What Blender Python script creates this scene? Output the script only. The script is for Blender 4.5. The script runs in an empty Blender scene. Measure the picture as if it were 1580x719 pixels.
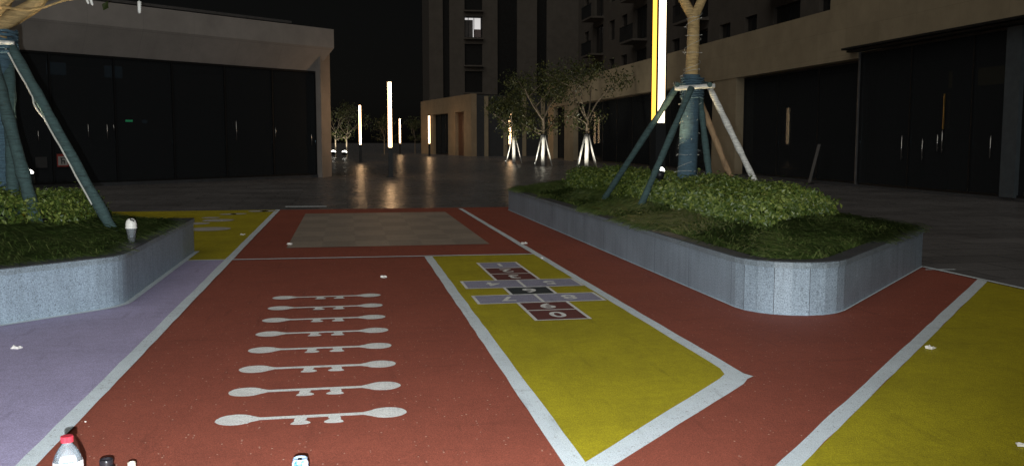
import bpy, math, random
import numpy as np
from mathutils import Vector, Matrix

rnd = random.Random(7)
rng = np.random.default_rng(7)
S = bpy.context.scene
COL = S.collection
R = math.radians

# ------------------------------------------------------------------ camera
YAW, PITCH, CAMH, FPX = R(10.03), R(5.65), 1.4, 1440.0
cd = bpy.data.cameras.new('camera')
cam = bpy.data.objects.new('camera', cd)
COL.objects.link(cam)
cam.location = (0, 0, CAMH)
cam.rotation_euler = (R(90) - PITCH, 0, -YAW)
cd.sensor_width = 36
cd.lens = 36 * FPX / 1580
cd.clip_start = 0.05
cd.clip_end = 2000
S.camera = cam

# ------------------------------------------------------------------ night sky
w = bpy.data.worlds.new('World')
S.world = w
w.use_nodes = True
nt = w.node_tree
bg = nt.nodes['Background']
sky = nt.nodes.new('ShaderNodeTexSky')
sky.sky_type = 'NISHITA'
sky.sun_disc = False
sky.sun_elevation = R(4)
sky.sun_rotation = R(150)
hs = nt.nodes.new('ShaderNodeHueSaturation')
hs.inputs['Saturation'].default_value = 0.18
nt.links.new(sky.outputs[0], hs.inputs['Color'])
nt.links.new(hs.outputs[0], bg.inputs['Color'])
bg.inputs['Strength'].default_value = 0.0012

# ------------------------------------------------------------------ the camera's own flash, beside the lens
ld = bpy.data.lights.new('camera_flash', 'SPOT')
ld.energy = 2700
ld.color = (0.93, 0.98, 1.0)
ld.shadow_soft_size = 0.012
ld.spot_size = R(98)
ld.spot_blend = 1.0
lo = bpy.data.objects.new('camera_flash', ld)
COL.objects.link(lo)
lo.location = (-0.06, -0.02, 1.29)
lo.rotation_euler = (R(83), 0, -YAW + R(11))

# ------------------------------------------------------------------ soft glow of the night town, from behind the photographer
sd_ = bpy.data.lights.new('town_glow', 'SUN')
sd_.energy = 0.68
sd_.angle = R(75)
sd_.color = (1.0, 0.95, 0.86)
so = bpy.data.objects.new('town_glow', sd_)
COL.objects.link(so)
so.rotation_euler = (R(44), 0, R(-30))

S.view_settings.view_transform = 'Standard'
S.view_settings.look = 'None'
S.view_settings.exposure = 0
S.view_settings.gamma = 1
S.view_settings.use_curve_mapping = False
S.render.engine = 'CYCLES'

# ------------------------------------------------------------------ helpers
def G(u, v, z=0.0):
    """ground (or height z) point under a photo pixel, world coordinates"""
    dx = (u - 790) / FPX
    dy = -(v - 359.5) / FPX
    d = (dx, math.cos(PITCH) + dy * math.sin(PITCH), -math.sin(PITCH) + dy * math.cos(PITCH))
    k = (z - CAMH) / d[2]
    x, y = d[0] * k, d[1] * k
    return (x * math.cos(YAW) + y * math.sin(YAW), -x * math.sin(YAW) + y * math.cos(YAW), z)

def CW(x, y, z=0.0):
    """camera-aligned metres (right, ahead) to world"""
    return (x * math.cos(YAW) + y * math.sin(YAW), -x * math.sin(YAW) + y * math.cos(YAW), z)

def dist_for(v_, z):
    """how far ahead a point of height z stands that shows at photo row v_"""
    return (CAMH - z)/math.tan(PITCH + math.atan((v_-359.5)/FPX))
def side_for(u, z, d):
    return (u-790)/FPX*(d*math.cos(PITCH) + (CAMH-z)*math.sin(PITCH))

def along(u, A, d):
    """distance along the line A + s*d where the vertical plane of photo column u cuts it"""
    k = (u - 790) / FPX
    n = CW(1, 0); f = CW(0, 1)
    # right(p) = k*ahead(p)
    def g(p): return (p[0] * n[0] + p[1] * n[1]) - k * (p[0] * f[0] + p[1] * f[1])
    return -g(A) / g(d)

def tag(o, label=None, cat=None, group=None, kind=None):
    if label: o['label'] = label
    if cat: o['category'] = cat
    if group: o['group'] = group
    if kind: o['kind'] = kind
    return o

def empty(name, loc=(0, 0, 0), rz=0.0):
    o = bpy.data.objects.new(name, None)
    COL.objects.link(o)
    o.location = loc
    o.rotation_euler = (0, 0, rz)
    o.empty_display_size = 0.2
    return o

class MB:
    def __init__(s):
        s.v = []; s.f = []; s.m = []; s.sm = []
    def add(s, vs, fs, mi=0, smooth=False):
        b = len(s.v)
        s.v += [tuple(x) for x in vs]
        s.f += [tuple(b + i for i in f) for f in fs]
        s.m += [mi] * len(fs); s.sm += [smooth] * len(fs)
        return s
    def box(s, x0, x1, y0, y1, z0, z1, mi=0):
        vs = [(x0,y0,z0),(x1,y0,z0),(x1,y1,z0),(x0,y1,z0),(x0,y0,z1),(x1,y0,z1),(x1,y1,z1),(x0,y1,z1)]
        return s.add(vs, [(0,3,2,1),(4,5,6,7),(0,1,5,4),(1,2,6,5),(2,3,7,6),(3,0,4,7)], mi)
    def prism(s, poly, z0, z1, mi=0):
        n = len(poly)
        vs = [(p[0], p[1], z0) for p in poly] + [(p[0], p[1], z1) for p in poly]
        fs = [tuple(range(n-1, -1, -1)), tuple(range(n, 2*n))] + [(i, (i+1) % n, n+(i+1) % n, n+i) for i in range(n)]
        return s.add(vs, fs, mi)
    def flat(s, poly, z, mi=0):
        return s.add([(p[0], p[1], z) for p in poly], [tuple(range(len(poly)))], mi)
    def tube(s, pts, rad, n=8, mi=0, caps=True):
        pts = [Vector(p) for p in pts]
        if not hasattr(rad, '__len__'): rad = [rad] * len(pts)
        vs = []; up = Vector((0.13, 0.21, 0.97))
        pa = None
        for i, p in enumerate(pts):
            d = (pts[min(i+1, len(pts)-1)] - pts[max(i-1, 0)]).normalized()
            if pa is None:
                a = d.cross(up)
                if a.length < .2: a = d.cross(Vector((1, 0, 0)))
            else:
                a = pa - d * pa.dot(d)
            a.normalize(); pa = a; b = d.cross(a)
            for k in range(n):
                t = 2 * math.pi * k / n
                vs.append(p + (a * math.cos(t) + b * math.sin(t)) * rad[i])
        fs = []
        for i in range(len(pts) - 1):
            for k in range(n):
                fs.append((i*n+k, i*n+(k+1) % n, (i+1)*n+(k+1) % n, (i+1)*n+k))
        s.add(vs, fs, mi, True)
        if caps:
            b = len(s.v) - len(vs)
            s.f += [tuple(b + k for k in range(n-1, -1, -1)), tuple(b + (len(pts)-1)*n + k for k in range(n))]
            s.m += [mi, mi]; s.sm += [False, False]
        return s
    def lathe(s, prof, n=24, mi=0, c=(0, 0, 0)):
        vs = []
        for r, z in prof:
            for k in range(n):
                t = 2 * math.pi * k / n
                vs.append((c[0] + r * math.cos(t), c[1] + r * math.sin(t), c[2] + z))
        fs = [(i*n+k, i*n+(k+1) % n, (i+1)*n+(k+1) % n, (i+1)*n+k) for i in range(len(prof)-1) for k in range(n)]
        return s.add(vs, fs, mi, True)
    def build(s, name, mats, parent=None, loc=None, rz=0.0):
        me = bpy.data.meshes.new(name)
        me.from_pydata(s.v, [], s.f)
        if not isinstance(mats, (list, tuple)): mats = [mats]
        for m in mats: me.materials.append(m)
        me.polygons.foreach_set('material_index', s.m)
        me.polygons.foreach_set('use_smooth', s.sm)
        me.update()
        o = bpy.data.objects.new(name, me)
        COL.objects.link(o)
        if parent: o.parent = parent
        if loc: o.location = loc
        if rz: o.rotation_euler = (0, 0, rz)
        return o

def copy_tree(o, parent=None):
    c = o.copy(); COL.objects.link(c); c.parent = parent
    for ch in list(o.children): copy_tree(ch, c)
    return c

def bevel(o, wd=0.01, seg=2):
    m = o.modifiers.new('bevel', 'BEVEL'); m.width = wd; m.segments = seg; m.limit_method = 'ANGLE'
    return o

# ------------------------------------------------------------------ materials
def newmat(name):
    m = bpy.data.materials.new(name); m.use_nodes = True
    t = m.node_tree
    return m, t, t.nodes['Principled BSDF']

def N(t, kind, **kw):
    n = t.nodes.new(kind)
    for k, v in kw.items():
        if hasattr(n, k) and k not in n.inputs.keys(): setattr(n, k, v)
        else: n.inputs[k].default_value = v
    return n

def ramp(t, src, stops):
    r = t.nodes.new('ShaderNodeValToRGB')
    while len(r.color_ramp.elements) > 1: r.color_ramp.elements.remove(r.color_ramp.elements[-1])
    r.color_ramp.elements[0].position = stops[0][0]; r.color_ramp.elements[0].color = (*stops[0][1], 1)
    for p, c in stops[1:]:
        e = r.color_ramp.elements.new(p); e.color = (*c, 1)
    t.links.new(src, r.inputs[0])
    return r.outputs[0]

def sc(c, k): return tuple(min(1, x * k) for x in c)

def mul(t, a, b):
    m = t.nodes.new('ShaderNodeMixRGB'); m.blend_type = 'MULTIPLY'; m.inputs[0].default_value = 1
    t.links.new(a, m.inputs[1]); t.links.new(b, m.inputs[2])
    return m.outputs[0]

def coords(t): return t.nodes.new('ShaderNodeTexCoord').outputs['Object']

def noise(t, vec, scale, detail=4, rough=.6):
    n = N(t, 'ShaderNodeTexNoise', Scale=scale, Detail=detail, Roughness=rough)
    t.links.new(vec, n.inputs['Vector'])
    return n.outputs[0]

def bump(t, bs, h, strength, dist):
    b = N(t, 'ShaderNodeBump', Strength=strength, Distance=dist)
    t.links.new(h, b.inputs['Height']); t.links.new(b.outputs[0], bs.inputs['Normal'])

def rubber(name, c, fleck=0.0, rough=.75, wear=.5, chips=False):
    """poured rubber granulate: fine grains, blotches from footfall, pale flecks"""
    m, t, b = newmat(name)
    v = coords(t)
    fine = ramp(t, noise(t, v, 170, 3, .8), [(.28, sc(c, .45)), (.5, c), (.72, sc(c, 1.5))])
    k = wear
    blot = ramp(t, noise(t, v, 1.1, 6, .65), [(.3, (1-.3*k,)*3), (.6, (1, 1, 1)), (.8, (1+.0*k,)*3)])
    blot2 = ramp(t, noise(t, v, 9, 5, .7), [(.3, (1-.25*k,)*3), (.65, (1, 1, 1))])
    col = mul(t, mul(t, fine, blot), blot2)
    # long scuffs and a few darker stains
    for sx, sy, rz_, lo_ in ((7, .7, .5, .80), (.8, 5, -.4, .84)):
        mp = t.nodes.new('ShaderNodeMapping'); mp.inputs['Scale'].default_value = (sx, sy, 1); mp.inputs['Rotation'].default_value = (0, 0, rz_)
        t.links.new(v, mp.inputs['Vector'])
        col = mul(t, col, ramp(t, noise(t, mp.outputs[0], 1.6, 5, .6), [(.60, (1, 1, 1)), (.72, (lo_,)*3)]))
    if chips:
        col = mul(t, col, ramp(t, noise(t, v, 48, 5, .75), [(.34, (.45, .42, .40)), (.41, (1, 1, 1))]))
    if fleck:
        vo = N(t, 'ShaderNodeTexVoronoi', Scale=34.0); t.links.new(v, vo.inputs['Vector'])
        wn = t.nodes.new('ShaderNodeMath'); wn.operation = 'LESS_THAN'; wn.inputs[1].default_value = .14
        t.links.new(vo.outputs['Distance'], wn.inputs[0])
        # only some of the cells carry a fleck
        sepc = t.nodes.new('ShaderNodeSeparateColor'); t.links.new(vo.outputs['Color'], sepc.inputs[0])
        g = t.nodes.new('ShaderNodeMath'); g.operation = 'GREATER_THAN'; g.inputs[1].default_value = 1 - fleck
        t.links.new(sepc.outputs[0], g.inputs[0])
        mm = t.nodes.new('ShaderNodeMath'); mm.operation = 'MULTIPLY'
        t.links.new(wn.outputs[0], mm.inputs[0]); t.links.new(g.outputs[0], mm.inputs[1])
        mx = t.nodes.new('ShaderNodeMixRGB'); t.links.new(mm.outputs[0], mx.inputs[0])
        t.links.new(col, mx.inputs[1]); mx.inputs[2].default_value = (.62, .42, .33, 1)
        col = mx.outputs[0]
    t.links.new(col, b.inputs['Base Color'])
    b.inputs['Roughness'].default_value = rough
    b.inputs['Specular IOR Level'].default_value = .35
    bump(t, b, noise(t, v, 120, 3, .7), .6, .006)
    return m

def plain(name, c, rough=.6, metal=0.0, var=.15, scale=6.0, bmp=0.0, bscale=40.0, spec=.5):
    m, t, b = newmat(name)
    v = coords(t)
    t.links.new(ramp(t, noise(t, v, scale), [(.3, sc(c, 1-var)), (.7, sc(c, 1+var))]), b.inputs['Base Color'])
    b.inputs['Roughness'].default_value = rough; b.inputs['Metallic'].default_value = metal
    b.inputs['Specular IOR Level'].default_value = spec
    if bmp: bump(t, b, noise(t, v, bscale), bmp, .01)
    return m

def emit(name, c, s):
    m, t, b = newmat(name)
    b.inputs['Base Color'].default_value = (*sc(c, .5), 1)
    b.inputs['Emission Color'].default_value = (*c, 1)
    b.inputs['Emission Strength'].default_value = s
    return m

M = {}
M['red'] = rubber('red_rubber', (.315, .080, .048), fleck=.2)
M['yellow'] = rubber('olive_yellow_rubber', (.45, .375, .009), wear=.7)
M['purple'] = rubber('lilac_rubber', (.46, .41, .61), wear=.5)
M['paint'] = rubber('white_rubber_line', (.74, .83, .88), wear=.4, chips=True)
M['marking'] = rubber('white_marking_paint', (.86, .85, .81), wear=.5, chips=True)
M['lilac_cell'] = rubber('grey_lilac_rubber', (.33, .32, .42), wear=.4)
M['dot'] = rubber('pale_grey_rubber', (.50, .48, .44), wear=.5)
M['maroon_cell'] = rubber('maroon_rubber', (.15, .045, .038), wear=.4)
M['black_cell'] = rubber('dark_green_grey_rubber', (.035, .042, .045), wear=.4)
M['mat_a'] = rubber('grey_beige_rubber', (.40, .33, .265), wear=.5, rough=.5)
M['mat_b'] = rubber('grey_rubber', (.335, .28, .23), wear=.5, rough=.5)

def paving():
    m, t, b = newmat('dark_granite_paving')
    v = coords(t)
    br = N(t, 'ShaderNodeTexBrick', Scale=1.0)
    br.inputs['Color1'].default_value = (.215, .205, .205, 1)
    br.inputs['Color2'].default_value = (.165, .158, .158, 1)
    br.inputs['Mortar'].default_value = (.03, .03, .03, 1)
    br.inputs['Mortar Size'].default_value = .008
    br.inputs['Brick Width'].default_value = 1.2
    br.inputs['Row Height'].default_value = .6
    t.links.new(v, br.inputs['Vector'])
    col = mul(t, br.outputs[0], ramp(t, noise(t, v, .5, 6), [(.3, (.6, .6, .6)), (.7, (1, 1, 1))]))
    col = mul(t, col, ramp(t, noise(t, v, 90, 2), [(.35, (.6, .6, .6)), (.6, (1, 1, 1))]))
    t.links.new(col, b.inputs['Base Color'])
    t.links.new(ramp(t, noise(t, v, 2.2, 5), [(.3, (.22,)*3), (.75, (.38,)*3)]), b.inputs['Roughness'])
    b.inputs['Specular IOR Level'].default_value = .014
    bump(t, b, noise(t, v, 5, 4), .05, .01)
    return m
M['paving'] = paving()

def granite(name, c, contrast=1.0, rough=.5):
    m, t, b = newmat(name)
    v = coords(t)
    a = ramp(t, noise(t, v, 95, 3, .75), [(.30, sc(c, .30)), (.47, c), (.60, sc(c, 1.25)), (.72, sc(c, 1.8))])
    a = mul(t, a, ramp(t, noise(t, v, 1.8, 6), [(.3, (.72,)*3), (.7, (1,)*3)]))
    # rain streaks run down the face
    mp = t.nodes.new('ShaderNodeMapping'); mp.inputs['Scale'].default_value = (9, 9, .7)
    t.links.new(v, mp.inputs['Vector'])
    a = mul(t, a, ramp(t, noise(t, mp.outputs[0], 1.6, 5), [(.35, (.88, .88, .87)), (.6, (1,)*3)]))
    t.links.new(a, b.inputs['Base Color'])
    b.inputs['Roughness'].default_value = rough
    bump(t, b, noise(t, v, 120, 2), .15, .004)
    return m
M['granite'] = granite('pale_speckled_granite', (.31, .385, .46))
M['granite_edge'] = granite('coarse_granite_edge', (.24, .29, .33))
M['granite_top'] = granite('shaded_coping_and_plinth_granite', (.075, .080, .088), rough=.5)  # colour darkened to imitate grazing light on the coping tops; plinths share it
M['joint'] = plain('dark_joint', (.05, .05, .05), .9)
M['soil'] = plain('dark_soil', (.030, .026, .016), .95, var=.5, scale=20, bmp=1, bscale=30)

def stone(name, c, rough=.7, var=.1):
    m, t, b = newmat(name)
    v = coords(t)
    a = ramp(t, noise(t, v, 1.2, 6), [(.3, sc(c, 1-var*1.6)), (.7, sc(c, 1+var))])
    br = N(t, 'ShaderNodeTexBrick', Scale=1.0)
    br.offset = 0
    br.inputs['Color1'].default_value = (1, 1, 1, 1); br.inputs['Color2'].default_value = (.93, .93, .92, 1)
    br.inputs['Mortar'].default_value = (.78, .78, .78, 1); br.inputs['Mortar Size'].default_value = .006
    br.inputs['Brick Width'].default_value = 1.8; br.inputs['Row Height'].default_value = .8
    mp = t.nodes.new('ShaderNodeMapping'); mp.inputs['Rotation'].default_value = (R(90), 0, 0)
    t.links.new(v, mp.inputs['Vector']); t.links.new(mp.outputs[0], br.inputs['Vector'])
    a = mul(t, a, br.outputs[0])
    a = mul(t, a, ramp(t, noise(t, v, 60, 3), [(.3, (.85,)*3), (.7, (1,)*3)]))
    t.links.new(a, b.inputs['Base Color']); b.inputs['Roughness'].default_value = rough
    return m
M['beige'] = stone('beige_stone_cladding', (.47, .43, .40))
M['beige_dark'] = stone('brown_stone_cladding', (.44, .36, .24))
M['beige_warm'] = stone('warm_beige_stone', (.40, .30, .19))
M['render_wall'] = stone('grey_beige_render', (.115, .10, .085), .85)
M['dark_metal'] = plain('dark_metal', (.008, .009, .010), .5, .0)
M['light_metal'] = plain('dull_silver_metal', (.35, .35, .36), .35, .8)
M['steel'] = plain('brushed_steel', (.75, .74, .72), .22, 1.0)
M['interior'] = plain('dim_interior_wall', (.045, .048, .052), .8)
M['interior_floor'] = plain('dim_interior_floor', (.05, .05, .05), .5)
M['pale_blue'] = plain('pale_blue_grey_column', (.085, .105, .12), .5)

def glass(name, tint, refl=1.0, milk=0.0):
    m = bpy.data.materials.new(name); m.use_nodes = True
    t = m.node_tree; t.nodes.clear()
    out = t.nodes.new('ShaderNodeOutputMaterial')
    tb = t.nodes.new('ShaderNodeBsdfTransparent'); tb.inputs[0].default_value = (*tint, 1)
    gl = t.nodes.new('ShaderNodeBsdfGlossy'); gl.inputs['Roughness'].default_value = .015
    gl.inputs[0].default_value = (.9, .95, 1, 1)
    fr = t.nodes.new('ShaderNodeFresnel'); fr.inputs[0].default_value = 1.5
    mx = t.nodes.new('ShaderNodeMixShader')
    k = t.nodes.new('ShaderNodeMath'); k.operation = 'MULTIPLY'; k.inputs[1].default_value = refl
    t.links.new(fr.outputs[0], k.inputs[0]); t.links.new(k.outputs[0], mx.inputs[0]); t.links.new(gl.outputs[0], mx.inputs[2])
    if milk:
        df = t.nodes.new('ShaderNodeBsdfDiffuse'); df.inputs[0].default_value = (.8, .85, .9, 1)
        m2 = t.nodes.new('ShaderNodeMixShader'); m2.inputs[0].default_value = milk
        t.links.new(tb.outputs[0], m2.inputs[1]); t.links.new(df.outputs[0], m2.inputs[2]); t.links.new(m2.outputs[0], mx.inputs[1])
    else: t.links.new(tb.outputs[0], mx.inputs[1])
    t.links.new(mx.outputs[0], out.inputs[0])
    return m
M['glass'] = glass('tinted_shop_glass', (.30, .34, .36), .045, .028)
M['clear'] = glass('clear_plastic', (.86, .90, .92), 1.0, .16)

def leafmat(name, a, b_, c):
    m, t, b = newmat(name)
    g = t.nodes.new('ShaderNodeNewGeometry')
    col = ramp(t, g.outputs['Random Per Island'], [(0, a), (.5, b_), (.85, c), (1, sc(c, 1.3))])
    v = coords(t)
    col = mul(t, col, ramp(t, noise(t, v, 2.5, 3), [(.3, (.6, .65, .6)), (.65, (1, 1, 1))]))
    t.links.new(col, b.inputs['Base Color'])
    b.inputs['Roughness'].default_value = .45
    return m
M['hedge'] = leafmat('hedge_leaves', (.045, .080, .014), (.095, .140, .024), (.19, .225, .045))
M['grass'] = leafmat('grass_blades', (.032, .058, .012), (.058, .092, .018), (.115, .140, .042))
M['leaf'] = leafmat('tree_leaves', (.030, .042, .010), (.065, .080, .020), (.125, .125, .035))

def bark(name, c, bands=0.0):
    m, t, b = newmat(name)
    v = coords(t)
    mp = t.nodes.new('ShaderNodeMapping'); mp.inputs['Scale'].default_value = (3, 3, 22 if bands else 1.2)
    t.links.new(v, mp.inputs['Vector'])
    col = ramp(t, noise(t, mp.outputs[0], 3.0, 5, .7), [(.3, sc(c, .45)), (.5, c), (.72, sc(c, 1.5))])
    t.links.new(col, b.inputs['Base Color']); b.inputs['Roughness'].default_value = .85
    bump(t, b, noise(t, mp.outputs[0], 4.0, 4), .7, .02)
    return m
M['bark'] = bark('pale_tan_bark', (.44, .31, .14), 1)
M['bark_far'] = bark('grey_brown_bark', (.26, .21, .15))
M['blue_wrap'] = bark('blue_cloth_wrap', (.055, .105, .140), 1)
M['teal_wrap'] = bark('grey_teal_wrap', (.050, .092, .092), 1)
M['white_wrap'] = bark('white_cloth_wrap', (.62, .62, .58), 1)
M['whitewash'] = plain('white_lime_wash', (.72, .72, .68), .8, var=.12)
M['tan_wood'] = bark('tan_wooden_pole', (.34, .22, .12))
M['string'] = plain('pale_plastic_cord', (.55, .55, .50), .5)
M['lamp_white'] = emit('lit_white_diffuser', (1.0, .60, .30), 14)
M['lamp_soft'] = emit('lit_soft_white_diffuser', (1.0, .78, .52), 3.6)
M['lamp_yellow'] = emit('lit_yellow_diffuser', (1.0, .50, .06), 2.6)
M['spot_on'] = emit('lit_spot_lens', (1.0, .97, .85), 9)
M['window_on'] = emit('lit_room', (1.0, .97, .95), .62)
M['green_on'] = emit('green_exit_lamp', (.1, 1.0, .35), .7)
M['dim_blue_glow'] = emit('faint_blue_reflection_and_lamp', (.45, .65, .8), .035)  # faint glow for the painted window reflections and the small indoor lamp
M['dark_glass'] = plain('dark_window_glass', (.022, .022, .022), .15, 0)

# ------------------------------------------------------------------ ground
def structure(o): return tag(o, kind='structure')

MB_ = MB().flat([(-260, -60), (260, -60), (260, 500), (-260, 500)], 0)
structure(MB_.build('plaza_paving', M['paving']))

YF = 19.4
structure(MB().prism([(-14, -12), (6.28, -12), (6.28, YF), (-14, YF)], -.002, .004).build('red_rubber_ground', M['red']))
structure(MB().flat([(-14, -12), (-1.38, -12), (-1.38, 11.28), (-14, 11.28)], .008).build('lilac_rubber_ground', M['purple']))
structure(MB().flat([(-14, 11.28), (-1.38, 11.28), (-1.38, YF-.02), (-14, YF-.02)], .008).build('left_yellow_rubber_ground', M['yellow']))

# hopscotch field
b0, b1 = G(945, 719), G(1152, 592)
def iy(x): return b0[1] + (x - b0[0]) * (b1[1] - b0[1]) / (b1[0] - b0[0])
xl0, xl1, xr0, xr1 = .905, 1.0, 2.235, 2.325
off = .125
structure(MB().flat([(xl1-.02, iy(xl1)+.06), (xr0+.03, iy(xr0)+.06), (xr0+.03, 11.22), (xl1-.02, 11.22)], .008).build('hopscotch_yellow_ground', M['yellow']))
lm = MB()
def rough_line(poly):
    """a painted outline with slightly wavering edges"""
    out = []
    n = len(poly)
    for i in range(n):
        a = Vector(poly[i][:2]); c = Vector(poly[(i+1) % n][:2])
        L = (c - a).length; k = max(1, int(L / .22))
        nn = Vector((-(c-a).y, (c-a).x)) / max(L, 1e-6)
        for j in range(k):
            p = a.lerp(c, j / k)
            if j: p = p + nn * rnd.uniform(-.0035, .0035)
            out.append((p.x, p.y))
    return out
def line(name, poly, z=.012, mat='paint'):
    return structure(MB().flat(rough_line(poly), z).build(name, M[mat]))
line('left_lane_line', [(-1.425, -12), (-1.335, -12), (-1.335, YF-.05), (-1.425, YF-.05)])
line('cross_line', [(-1.335, 11.25), (2.24, 11.17), (2.24, 11.235), (-1.335, 11.315)])
line('left_cross_line', [(-4.2, 11.30), (-1.425, 11.25), (-1.425, 11.31), (-4.2, 11.36)])
# one loop: left side, mitred tip, 45 degree side, rounded corner, right side
cx, cy = xr1, iy(xr1)
hop = [(xl0, 11.17), (xl0, iy(xl0)-.02), (xl1-.03, iy(xl1)-.05), (xr1-.10, iy(xr1-.10)), (xr1-.03, iy(xr1)+.0), (xr1+.03, iy(xr1)+.05), (xr1, iy(xr1)+.12), (xr1, YF-.35),
       (xr0+.01, YF-.35), (xr0+.01, 11.2), (xr0, iy(xr0)+.36), (xr0-.03, iy(xr0)+.22), (xr0-.10, iy(xr0)+off-.0), (xl1+.0, iy(xl1)+off+.03), (xl1, 11.17)]
line('hopscotch_border_line', hop)
# right 45 degree line and right yellow field
p0, p1, q0, q1 = G(1199, 719), G(1509, 432), G(1238, 719), G(1524, 435)
def ext(a, b, k): return (a[0] + (b[0]-a[0])*k, a[1] + (b[1]-a[1])*k)
structure(MB().flat([ext(q0, q1, -1.9), (6.28, -8), (6.24, q1[1]), (q1[0], q1[1]), (q1[0]-.03, q1[1]-.03)], .008).build('right_yellow_rubber_ground', M['yellow']))
line('right_diagonal_line', [ext(p0, p1, -1.9), ext(q0, q1, -1.9), q1, p1])
line('right_edge_line', [(6.25, -12), (6.31, -12), (6.31, 9.32), (6.25, 9.32)])
line('short_plaza_line', [G(440, 320)[:2], G(504, 319.6)[:2], G(504, 318.4)[:2], G(440, 318.8)[:2]], .006)
line('right_plaza_line', [G(1428, 417)[:2], G(1474, 417)[:2], G(1474, 416)[:2], G(1428, 416)[:2]], .006)

# chequered play mat
ma = MB()
nx, ny = 6, 8
for i in range(nx):
    for j in range(ny):
        x0 = -.79 + i * 2.68 / nx; y0 = 12.42 + j * 5.8 / ny
        ma.flat([(x0, y0), (x0 + 2.68/nx, y0), (x0 + 2.68/nx, y0 + 5.8/ny), (x0, y0 + 5.8/ny)], .009, (i + j) % 2)
tag(ma.build('chequered_mat', [M['mat_a'], M['mat_b']]), 'pale grey-beige chequered rectangle laid in the red rubber beyond the white cross line', 'ground marking')

# pale dots on the left yellow ground
dots = [(323, 354.5, .33), (337, 341, .27), (303, 346, .22), (352, 331.5, .16), (368, 331, .15), (399, 326.7, .2), (415, 326.5, .18), (325, 337, .16)]
dlab = ['largest pale dot on the yellow ground, nearest the left planter corner', 'second largest pale dot on the yellow ground, just behind the biggest one',
        'pale dot cut off by the left planter wall', 'small pale dot, left one of the close pair in the middle of the yellow ground',
        'small pale dot, right one of the close pair in the middle of the yellow ground', 'pale dot at the far edge of the yellow ground, left of its twin',
        'pale dot at the far edge of the yellow ground beside the white lane line', 'small pale dot behind the planter corner, left of the close pair']
for (u, v_, r_), lb in zip(dots, dlab):
    c = G(u, v_)
    o = MB().flat([(r_*math.cos(a*math.pi/14), r_*math.sin(a*math.pi/14)) for a in range(28)], 0).build('pale_dot', M['dot'], loc=(c[0], c[1], .0125))
    tag(o, lb, 'ground marking', 'pale dots on the left yellow ground')

# ------------------------------------------------------------------ bar markings with footprints
def ellipse_pts(cx, cy, rx, ry, a0, a1, n):
    return [(cx + rx*math.cos(a0+(a1-a0)*i/n), cy + ry*math.sin(a0+(a1-a0)*i/n)) for i in range(n+1)]
ordn = ['nearest', 'second nearest', 'third nearest', 'fourth nearest', 'fifth nearest', 'sixth nearest', 'seventh nearest', 'farthest']
for k in range(8):
    Y = 4.725 + k * .5295
    e = empty('bar_marking', (0, Y, .008))
    tag(e, '%s of the eight white dumbbell bars painted on the red ground' % ordn[k], 'ground marking', 'white dumbbell bars with footprints')
    hw = .024; r_ = .098
    xl, xr = -.57, .185
    poly = ellipse_pts(xl, 0, r_, r_*.95, R(20), R(340), 22)[:]
    bar = [(x, y) for x, y in poly if x < xl + r_*.85]
    left = [(xl + r_*1.25, hw)] + bar + [(xl + r_*1.25, -hw)]
    right = [(xr - r_*1.25, -hw)] + [(2*((xl+xr)/2) - x, -y) for x, y in bar] + [(xr - r_*1.25, hw)]
    full = left + right
    o = MB().flat([(x + rnd.uniform(-.002, .002), y + rnd.uniform(-.002, .002)) for x, y in full], .004).build('bar', M['marking'], e)
    for fx, s_ in ((-.245, -1), (-.085, 1)):
        fp = [(-.030, -.022), (.026, -.022), (.028, -.050), (.018, -.062), (.030, -.078), (.045, -.098), (.048, -.118), (.030, -.134), (0, -.139), (-.030, -.137), (-.050, -.128), (-.046, -.104), (-.034, -.082), (-.036, -.060), (-.034, -.040)]
        fp = [(fx + s_*-1*x, y) for x, y in fp]
        if s_ == 1: fp = fp[::-1]
        fp = fp[::-1] if s_ == -1 else fp[::-1]
        MB().flat(fp, .0045).build('footprint', M['marking'], e)

# ------------------------------------------------------------------ hopscotch
hc = empty('hopscotch_grid', (1.65, 8.7, .008))
tag(hc, 'hopscotch grid of lilac, maroon and black boxes numbered 1 to 0 on the yellow ground', 'hopscotch')
def text_mesh(ch, size):
    cu = bpy.data.curves.new('digit', 'FONT'); cu.body = ch; cu.size = size; cu.align_x = 'CENTER'; cu.align_y = 'CENTER'; cu.offset = .006
    cu.resolution_u = 5
    to = bpy.data.objects.new('digit_src', cu); COL.objects.link(to)
    bpy.context.view_layer.update()
    me = bpy.data.meshes.new_from_object(to)
    bpy.data.objects.remove(to)
    return me
cw = .425; ch_ = .42; xm = 1.66
cells = []   # x0,x1,y0,y1,mat,digit
ys = [7.0, 7.42, 7.80, 8.22, 8.64, 9.10, 9.55, 10.0, 10.46]
cells.append((1.43, 1.86, ys[0], ys[1], 'maroon_cell', '0'))
cells.append((1.43, 1.86, ys[1], ys[2], 'maroon_cell', '9'))
cells.append((1.095, 1.66, ys[2], ys[3], 'lilac_cell', '7'))
cells.append((1.66, 2.205, ys[2], ys[3], 'lilac_cell', '8'))
cells.append((1.45, 1.865, ys[3], ys[4], 'black_cell', '6'))
cells.append((1.10, 1.66, ys[4], ys[5], 'lilac_cell', '4'))
cells.append((1.66, 2.22, ys[4], ys[5], 'lilac_cell', '5'))
cells.append((1.45, 1.89, ys[5], ys[6], 'maroon_cell', '3'))
cells.append((1.45, 1.89, ys[6], ys[7], 'maroon_cell', '2'))
cells.append((1.45, 1.89, ys[7], ys[8], 'lilac_cell', '1'))
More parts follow.
